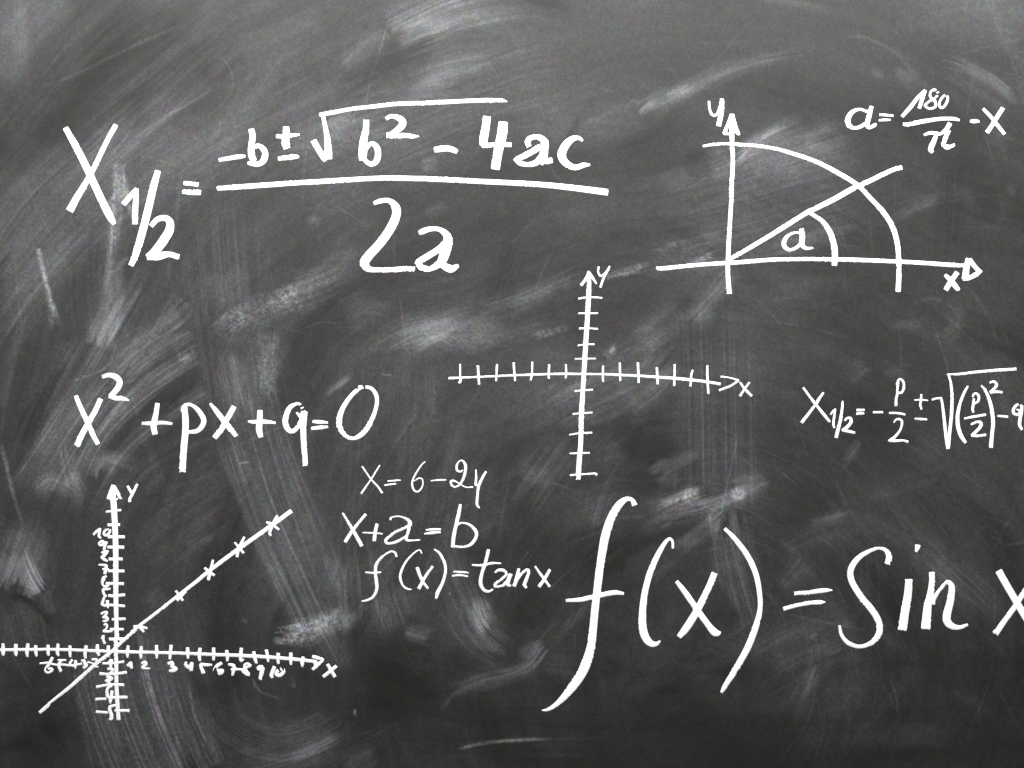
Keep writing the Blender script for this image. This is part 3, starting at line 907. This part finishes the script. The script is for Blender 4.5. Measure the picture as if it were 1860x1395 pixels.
build('chalk_diagram', 'empty chalk coordinate cross with plain ticks and no numbers', 'diagram', [
    ('horizontal_axis', 'L: 88,1212,24 300,1203,18 700,1185,20 1000,1174,22 1250,1168,22 1674,1172,20 ; M: 465,187,16 600,193,20 750,200,20 900,210,22 1100,225,24 1300,247,22 1430,268,22',
     [('tick_mark', t) for t in ticks_x] + [
        ('arrowhead', 'M: 1440,206,14 1510,215,12 1588,238,15 | 1588,240,14 1520,285,18 1427,320,18'),
        ('letter_x', 'M: 1602,257,16 1640,310,20 1698,368,20 | 1678,257,16 1640,310,16 1602,368,18')]),
    ('vertical_axis', 'L: 1508,180,36 1503,350,46 1490,600,46 1470,900,46 1455,1150,44 1440,1395,42 ; M: 270,372,38 260,550,38 255,750,38 240,950,40 235,1068,36',
     [('tick_mark', t) for t in ticks_y] + [
        ('arrowhead', 'L: 1501,132,20 1482,190,26 1428,268,28 | 1503,135,22 1540,190,24 1578,248,16'),
        ('letter_y', 'AA: 1402,60,9 1400,90,9 1415,110,9 1445,85,9 1462,57,9 | 1458,70,9 1430,120,10 1412,170,11')]),
])

build('chalk_formula', 'thin chalk p-q formula with p over 2 in brackets under a tall root', 'formula', [
    ('letter_x', 'N: 150,427,30 240,550,32 325,660,36 430,790,38 518,898,34 | 428,495,28 370,580,38 325,655,36 230,780,38 127,908,44'),
    ('digit_one', 'N: 537,793,22 570,750,24 600,727,22 | 597,727,22 585,820,30 572,930,32 585,985,26'),
    ('slash', 'N: 703,617,24 690,760,36 660,920,44 610,1118,46'),
    ('digit_two', 'N: 735,880,26 770,850,32 815,855,38 818,910,44 770,970,44 700,1020,32 | 700,1020,32 780,1035,38 870,1055,32'),
    ('equals_sign', 'N: 907,738,34 1003,735,30 | 902,788,32 998,783,30'),
    ('minus_sign', 'N: 1137,768,28 1200,768,30 1260,768,30'),
    ('letter_p', 'N: 1485,340,32 1475,420,30 1468,520,30 1455,600,34 1455,673,34 | 1463,372,18 1490,314,26 1525,306,28 1560,350,32 1562,430,32 1530,490,30 1490,495,34'),
    ('fraction_bar', 'N: 1362,778,26 1450,778,28 1530,788,30 1578,800,26'),
    ('digit_two', 'N: 1426,908,18 1455,872,24 1508,864,30 1538,910,30 1520,1000,28 1460,1090,34 1390,1150,40 1352,1165,20 | 1362,1170,30 1450,1170,36 1550,1165,28 1620,1182,30'),
    ('plus_minus_sign', 'O: 260,517,26 255,600,28 245,660,30 262,723,24 | 170,595,18 260,592,22 348,602,18 | 177,858,20 250,862,30 336,870,26'),
    ('root_sign', 'O: 414,590,24 470,575,28 540,567,26 | 540,570,26 560,680,34 580,850,40 605,1080,44 635,1275,46 | 645,1275,34 655,1100,44 675,900,44 690,700,44 690,480,38 670,340,30 645,240,30',
     [('overbar', 'O: 628,236,20 800,230,32 1000,205,36 1300,178,40 1588,160,40')]),
    ('parenthesis', 'O: 915,402,26 860,500,34 800,660,40 770,830,50 780,980,54 820,1100,54 880,1192,40'),
    ('letter_p', 'O: 1000,580,30 990,670,34 982,720,34 992,768,26 | 985,550,24 1000,512,26 1040,505,30 1070,550,34 1060,610,34 1010,645,30'),
    ('fraction_bar', 'O: 872,855,28 1000,830,34 1163,803,34'),
    ('digit_two', 'O: 967,940,28 1030,907,34 1090,908,42 1098,960,44 1040,1030,44 972,1090,34 | 972,1095,38 1060,1100,34 1163,1085,34'),
    ('parenthesis', 'O: 1107,397,18 1160,460,36 1220,600,44 1255,760,50 1270,920,50 1255,1080,50 1240,1258,54'),
    ('digit_two', 'O: 1227,350,24 1280,335,30 1318,372,36 1300,420,38 1232,485,32 | 1242,490,34 1320,478,34 1396,488,32'),
    ('minus_sign', 'O: 1337,818,24 1400,825,32 1473,832,30'),
    ('letter_q', 'O: 1662,668,28 1640,662,28 1600,667,34 1560,720,40 1560,780,40 1610,800,38 1650,770,36 1672,700,34 1662,668,28 | 1685,682,22 1670,760,42 1650,860,46 1645,950,44 1675,1008,34 | 1608,730,18 1650,747,28'),
])

build('chalk_formula', 'thin chalk line reading x = 6 - 2y', 'formula', [
    ('letter_x', 'P: 300,175,18 340,235,16 400,320,18 470,395,18 520,468,22 | 493,160,14 400,310,16 330,410,18 288,473,22'),
    ('equals_sign', 'P: 588,335,14 660,330,18 728,325,10 | 554,380,16 620,372,16 670,365,16'),
    ('digit_six', 'P: 1002,118,12 960,160,14 890,270,18 860,350,20 870,420,20 905,455,16 950,435,18 980,370,14 970,310,12 930,305,12 880,335,10'),
    ('minus_sign', 'P: 1077,332,12 1160,323,18 1238,322,14'),
    ('digit_two', 'P: 1425,215,14 1400,230,18 1365,212,24 1362,160,22 1390,112,14 1430,108,18 1460,160,32 1455,240,30 1430,320,26 1390,380,20 1340,400,18 1300,375,22 1300,335,22 1340,335,16 1400,370,14 1470,405,14 1538,402,16'),
    ('letter_y', 'P: 1577,210,14 1580,290,22 1575,370,26 1600,387,20 | 1690,230,22 1650,300,28 1610,390,30 1595,500,26 1590,600,28 1615,635,18'),
])
build('chalk_formula', 'chalk line reading x + a = b', 'formula', [
    ('letter_x', 'P: 78,697,20 140,800,26 200,900,36 290,1063,40 | 335,712,30 260,800,28 190,890,36 107,1018,36'),
    ('plus_sign', 'P: 463,822,34 445,900,36 432,1003,38 | 307,915,14 420,920,18 523,928,14'),
    ('letter_a', 'P: 617,770,22 620,748,18 690,732,14 760,745,20 825,785,36 830,830,32 780,860,26 680,905,28 590,970,28 560,1010,30 590,1038,28 680,1020,28 790,960,26 | 835,812,46 820,880,30 800,960,30 795,998,26 850,1005,20 943,998,14'),
    ('equals_sign', 'P: 1020,885,16 1100,880,26 1180,880,20 | 1002,928,16 1080,918,30 1176,910,22'),
    ('letter_b', 'P: 1403,603,30 1380,720,38 1345,870,38 1325,980,40 1317,1075,40 | 1360,832,28 1420,806,20 1500,825,26 1570,890,36 1580,960,36 1530,1040,34 1450,1075,24 1340,1072,24'),
])
build('chalk_formula', 'chalk line reading f(x) = tan x', 'formula', [
    ('letter_f', 'Q: 392,152,18 378,118,18 335,110,14 260,160,20 215,220,24 205,300,26 215,380,28 215,450,24 180,515,22 120,545,18 85,548,8 | 120,293,12 180,298,18 250,293,14'),
    ('parenthesis', 'Q: 615,120,10 602,97,12 570,105,12 490,180,16 440,270,20 425,340,20 450,410,18 490,440,18 525,445,8'),
    ('letter_x', 'Q: 578,254,28 600,320,28 630,380,22 670,435,20 | 712,242,20 650,330,24 592,435,30'),
    ('parenthesis', 'Q: 732,90,14 780,130,20 820,210,24 828,290,24 800,390,26 760,470,32 745,523,22'),
    ('equals_sign', 'Q: 905,288,14 960,290,18 1028,296,12 | 890,325,16 950,318,18 1018,327,14'),
    ('letter_t', 'Q: 1210,94,28 1185,200,28 1150,310,28 1140,390,30 1165,445,26 1210,463,20 1246,445,14 | 1070,228,14 1150,230,20 1240,212,20 1316,213,14'),
    ('letter_a', 'Q: 1270,295,18 1300,272,22 1348,278,26 1368,310,22 1330,350,20 1270,398,22 1275,420,18 1330,412,22 1385,370,32 | 1405,312,34 1385,370,34 1382,403,26 1408,412,16'),
    ('letter_n', 'Q: 1480,264,24 1462,340,30 1440,413,30 | 1450,390,20 1500,310,22 1552,270,22 1568,292,24 1545,360,30 1530,400,30 1545,430,22'),
    ('letter_x', 'Q: 1627,242,16 1680,320,22 1753,418,22 | 1755,272,26 1710,350,26 1662,418,30'),
])
build('chalk_formula', 'huge sweeping chalk equation f(x) = sin x', 'formula', [
    ('letter_f', 'R: 605,88,32 594,64,24 562,54,26 520,82,40 480,140,46 450,210,50 425,300,50 400,450,46 385,570,46 370,700,44 355,850,46 340,960,50 300,1080,58 230,1190,50 150,1280,32 90,1322,20 52,1330,8 | 196,668,18 280,662,26 380,640,28 480,620,28 536,625,18'),
    ('parenthesis', 'S: 337,228,16 335,182,18 312,160,20 275,195,30 220,290,40 165,420,44 125,580,46 110,740,54 120,860,60 160,930,52 205,945,34 240,925,12'),
    ('letter_x', 'S: 367,480,28 430,560,40 520,690,44 600,800,44 652,858,54 692,860,16 | 645,423,46 600,530,46 520,690,52 440,820,54 387,886,38'),
    ('parenthesis', 'S: 727,87,24 800,160,34 890,280,40 955,420,40 985,580,36 985,700,36 950,830,46 890,980,48 800,1140,44 730,1250,36 701,1302,20'),
    ('equals_sign', 'T: 258,687,38 400,675,42 560,655,46 643,652,16 | 143,848,40 260,815,40 420,785,40 520,780,44 570,778,12'),
    ('letter_s', 'T: 1232,362,56 1250,300,62 1215,232,42 1140,210,28 1050,236,38 940,300,52 865,390,62 840,480,62 870,590,64 960,730,64 1060,850,68 1130,960,64 1150,1060,68 1120,1150,64 1040,1220,46 930,1248,40 820,1210,44 750,1130,36 726,1030,26'),
    ('letter_i', 'U: 295,553,76 285,700,82 255,880,88 230,1057,92', [('dot', 'U: 390,185,56 385,210,44 372,243,22')]),
    ('letter_n', 'U: 538,473,60 540,560,60 525,680,68 495,820,82 475,1042,98 | 545,790,56 560,740,46 620,650,34 690,572,34 715,562,36 | 715,562,40 748,620,64 735,760,74 700,900,82 700,980,82 750,1030,66 830,1045,44 913,1018,28'),
    ('letter_x', 'U: 1250,460,74 1340,620,72 1440,790,72 1560,990,72 1640,1110,70 | 1217,1102,64 1310,970,54 1420,820,56 1500,690,54 1590,550,54'),
])

# --- numbered axes with the plotted line
tx = ['Y: 40,218,40 40,320,48 42,363,24', 'Y: 205,223,44 205,320,50 208,366,24', 'Y: 362,218,42 350,320,46 355,378,26',
      'Y: 463,240,42 465,320,44 475,373,26', 'Y: 625,235,42 625,330,42 632,363,24', 'Y: 755,220,40 745,320,44 760,368,26',
      'Y: 908,243,40 908,330,40 912,383,26', 'Y: 1118,243,42 1105,340,44 1110,398,30', 'Y: 1265,228,40 1265,300,50 1285,363,30',
      'Y: 1408,243,40 1405,320,46 1405,378,30', 'Z1: 108,203,44 95,300,56 98,373,28', 'Z1: 310,213,44 300,320,50 302,386,28',
      'Z1: 543,198,48 545,300,54 545,383,28', 'Z1: 768,193,48 755,300,50 748,398,40', 'Z1: 1020,233,50 1022,320,50 1028,388,34',
      'Z1: 1212,238,50 1200,330,54 1205,423,40', 'Z1: 1420,235,50 1420,330,52 1420,413,36', 'Z1: 1620,273,50 1630,350,56 1632,428,34',
      'Z2: 155,238,50 145,350,50 150,425,40 193,405,20', 'Z2: 345,293,50 365,400,54 388,463,34', 'Z2: 538,265,50 558,370,46 568,443,28',
      'Z2: 722,318,54 715,400,50 725,468,36', 'Z2: 915,313,52 915,400,52 915,483,34', 'Z2: 1105,373,44 1090,440,64 1090,513,28']
ty = ['W: 247,325,18 368,310,20', 'Z3: 540,160,60 775,155,60', 'Z3: 545,410,66 878,412,66', 'Z3: 535,630,64 862,630,64',
      'Z3: 565,880,64 832,880,64', 'Z3: 550,1130,64 868,1135,64', 'Z4: 435,98,54 480,100,52 733,105,54',
      'Z4: 475,320,52 570,325,54 757,305,52', 'Z4: 495,490,48 753,508,46', 'Z4: 540,750,44 768,740,50', 'Z4: 505,925,44 733,930,46',
      'Z4: 492,1110,56 738,1105,54', 'Z5: 398,268,46 520,274,46 620,262,44 798,238,50', 'Z5: 340,470,54 500,480,54 680,470,56 848,445,58',
      'Z5: 275,728,52 450,695,52 600,682,50 798,690,56', 'Z5: 575,940,50 700,930,56 862,930,58', 'Z5: 635,1190,50 898,1190,60']
nx_ = [('digit_one', 'Z1: 97,500,38 140,465,46 | 155,453,38 150,500,56 160,538,34'),
       ('digit_two', 'Z1: 317,465,40 370,447,42 380,480,48 330,525,48 360,543,28 438,545,26'),
       ('digit_three', 'Z1: 725,470,46 780,455,54 790,490,54 780,515,56 838,550,58 800,575,54 742,580,34'),
       ('digit_four', 'Z1: 995,448,44 992,490,46 1040,530,56 | 1085,458,48 1075,520,66 1075,578,38'),
       ('digit_five', 'Z1: 1388,490,32 1300,490,46 1230,487,54 1228,530,48 1255,590,58 1260,610,60'),
       ('digit_six', 'Z1: 1540,462,48 1480,500,56 1442,570,62 1470,610,76 1540,590,84 1500,600,94'),
       ('digit_seven', 'Z1: 1652,480,34 1720,500,54 1735,540,54 1720,600,48 1710,648,32 | 1692,560,34 1780,555,42'),
       ('digit_eight', 'Z2: 300,500,40 250,472,40 205,492,36 212,540,38 258,615,46 263,645,38 212,618,42 178,575,40 222,532,38 308,505,34'),
       ('dash', 'Z2: 42,555,34 160,560,34'),
       ('digit_nine', 'Z2: 480,520,56 430,530,66 422,550,56 490,550,58 | 480,540,66 465,620,64 445,688,50 460,713,22'),
       ('digit_one', 'Z2: 660,523,54 635,590,56 615,650,54 630,688,32'),
       ('digit_zero', 'Z2: 762,550,46 705,592,52 695,638,54 750,648,54 800,600,56 790,552,52 762,548,38'),
       ('digit_six', 'Z6: 435,433,66 370,560,68 292,680,68 292,748,56 350,768,48 430,710,58 400,672,46 345,690,38'),
       ('dash', 'Z6: 157,560,40 330,550,52 450,580,48 560,595,44 700,590,52 830,610,38'),
       ('digit_five', 'Z6: 562,482,38 650,490,48 738,485,38 | 640,500,48 580,580,66 590,650,68 625,733,66'),
       ('digit_four', 'Z6: 880,483,56 832,560,58 850,600,48 950,620,56 | 960,503,66 950,600,76 955,678,18'),
       ('dash', 'Z6: 980,590,46 1090,570,46'),
       ('digit_three', 'Z6: 1092,503,54 1150,502,64 1160,560,74 1200,600,74 1140,658,66'),
       ('dash', 'Z6: 1230,530,38 1348,560,28'),
       ('digit_two', 'Z6: 1332,477,46 1400,467,56 1440,500,58 1410,570,64 1380,620,56 1458,638,36'),
       ('letter_x', 'Z2: 1482,488,50 1530,570,54 1588,667,50 | 1608,512,50 1530,580,52 1418,667,50'),
       ('arrowhead', 'Z2: 1252,362,50 1330,382,54 1418,406,28 | 1418,410,28 1340,480,50 1252,558,48 | 1290,440,66 1300,535,46')]
ny_ = [('digit_one', 'Z3: 230,358,54 300,292,54 368,240,44 | 370,243,48 350,340,54 347,400,56 380,438,48'),
       ('digit_zero', 'Z3: 530,232,48 462,300,54 452,358,54 500,382,54 562,330,54 578,262,52 550,228,38'),
       ('digit_nine', 'Z3: 432,484,54 352,548,60 372,592,44 430,568,54 442,492,38 | 505,523,56 470,600,54 455,688,56'),
       ('digit_eight', 'Z3: 402,742,38 470,740,74 538,712,48 | 510,750,56 430,830,74 398,850,38 460,890,64 523,928,38'),
       ('digit_seven', 'Z3: 352,1000,34 440,1005,48 500,1020,56 490,1080,66 470,1188,66 | 427,1090,38 540,1100,56'),
       ('digit_six', 'Z3: 498,1242,38 440,1280,58 418,1355,58 ; Z4: 385,18,56 364,80,56 382,138,54 430,158,46 458,122,54 432,98,46'),
       ('digit_five', 'Z4: 498,195,32 430,205,44 372,217,48 386,290,48 423,333,48'),
       ('digit_four', 'Z4: 395,342,38 365,430,48 352,475,44 400,498,48 458,490,46 | 450,413,54 450,490,54 460,538,28'),
       ('digit_three', 'Z4: 337,650,38 390,622,42 438,622,44 420,670,42 372,715,46 | 372,715,42 438,722,54 448,760,46 410,780,42 372,780,28'),
       ('digit_two', 'Z4: 387,850,32 420,837,38 443,870,38 420,930,38 372,965,34 | 372,970,34 440,970,42 518,960,42 528,932,40'),
       ('digit_one', 'Z4: 347,1095,38 375,1052,46 | 375,1047,48 375,1130,42 400,1183,44'),
       ('digit_one', 'Z5: 502,265,56 568,212,64 | 560,203,74 550,290,56 545,358,48'),
       ('digit_two', 'Z5: 492,380,48 560,377,56 588,402,48 540,470,56 472,525,46'),
       ('digit_three', 'Z5: 472,530,46 568,560,56 500,600,74 442,608,34 | 500,620,74 520,688,56'),
       ('digit_four', 'Z5: 560,702,56 482,770,54 477,870,58 500,928,56 600,940,48 | 572,815,66 560,900,64 540,1000,62 540,1048,28'),
       ('digit_five', 'Z5: 688,1082,56 600,1095,48 532,1122,58 532,1200,66 560,1270,68 558,1345,66 522,1358,28'),
       ('minus_sign', 'Z5: 260,968,54 448,960,48'), ('minus_sign', 'Z5: 270,1213,54 478,1228,48'),
       ('letter_y', 'W: 427,110,20 460,165,24 | 506,94,22 475,160,22 445,215,24 445,238,24'),
       ('arrowhead', 'W: 305,107,34 285,160,38 264,213,28 | 310,112,34 340,165,34 368,213,22 | 268,212,26 338,218,20')]
THIN = .98
build('chalk_graph', 'chalk graph with numbered axes and a rising line marked by crosses', 'graph', [
    ('horizontal_axis', 'Y: -80,292,38 0,292,38 500,285,38 900,290,38 1400,310,40 1860,322,40 ; Z1: 340,295,48 900,310,48 1400,330,50 1860,345,54 ; Z2: 0,340,54 500,365,54 1000,405,52 1290,440,50',
     [('tick_mark', t) for t in tx] + nx_),
    ('vertical_axis', 'W: 305,107,36 305,220,48 312,300,50 325,600,46 326,900,44 330,1200,36 336,1395,36 ; Z5: 648,-170,76 650,0,75 655,400,75 660,700,75 675,1000,78 690,1200,75 700,1360,75',
     [('tick_mark', t) for t in ty] + ny_),
    ('plotted_line', 'V: 88,1103,40 150,1050,48 205,1000,42 | 200,992,32 500,755,46 780,505,46 1000,330,42 1150,190,44 1330,30,42 ; X: 0,1225,30 70,1170,30 240,1040,28 430,890,30 600,760,34 720,660,36 1000,450,38 1310,230,40 1488,98,40', [
        ('cross_mark', 'X: 17,1180,22 60,1180,30 138,1195,24 | 60,1180,30 108,1228,20'),
        ('cross_mark', 'X: 412,847,22 473,933,24 | 498,848,34 422,928,34'),
        ('cross_mark', 'X: 682,632,24 768,698,24 | 758,557,22 735,660,30 715,738,30'),
        ('cross_mark', 'X: 964,392,18 1043,488,24 | 1052,342,22 1000,450,30 985,523,26'),
        ('cross_mark', 'X: 1262,202,20 1310,220,28 1373,268,22 | 1360,142,24 1320,220,28 1290,300,24 1300,323,20')]),
])
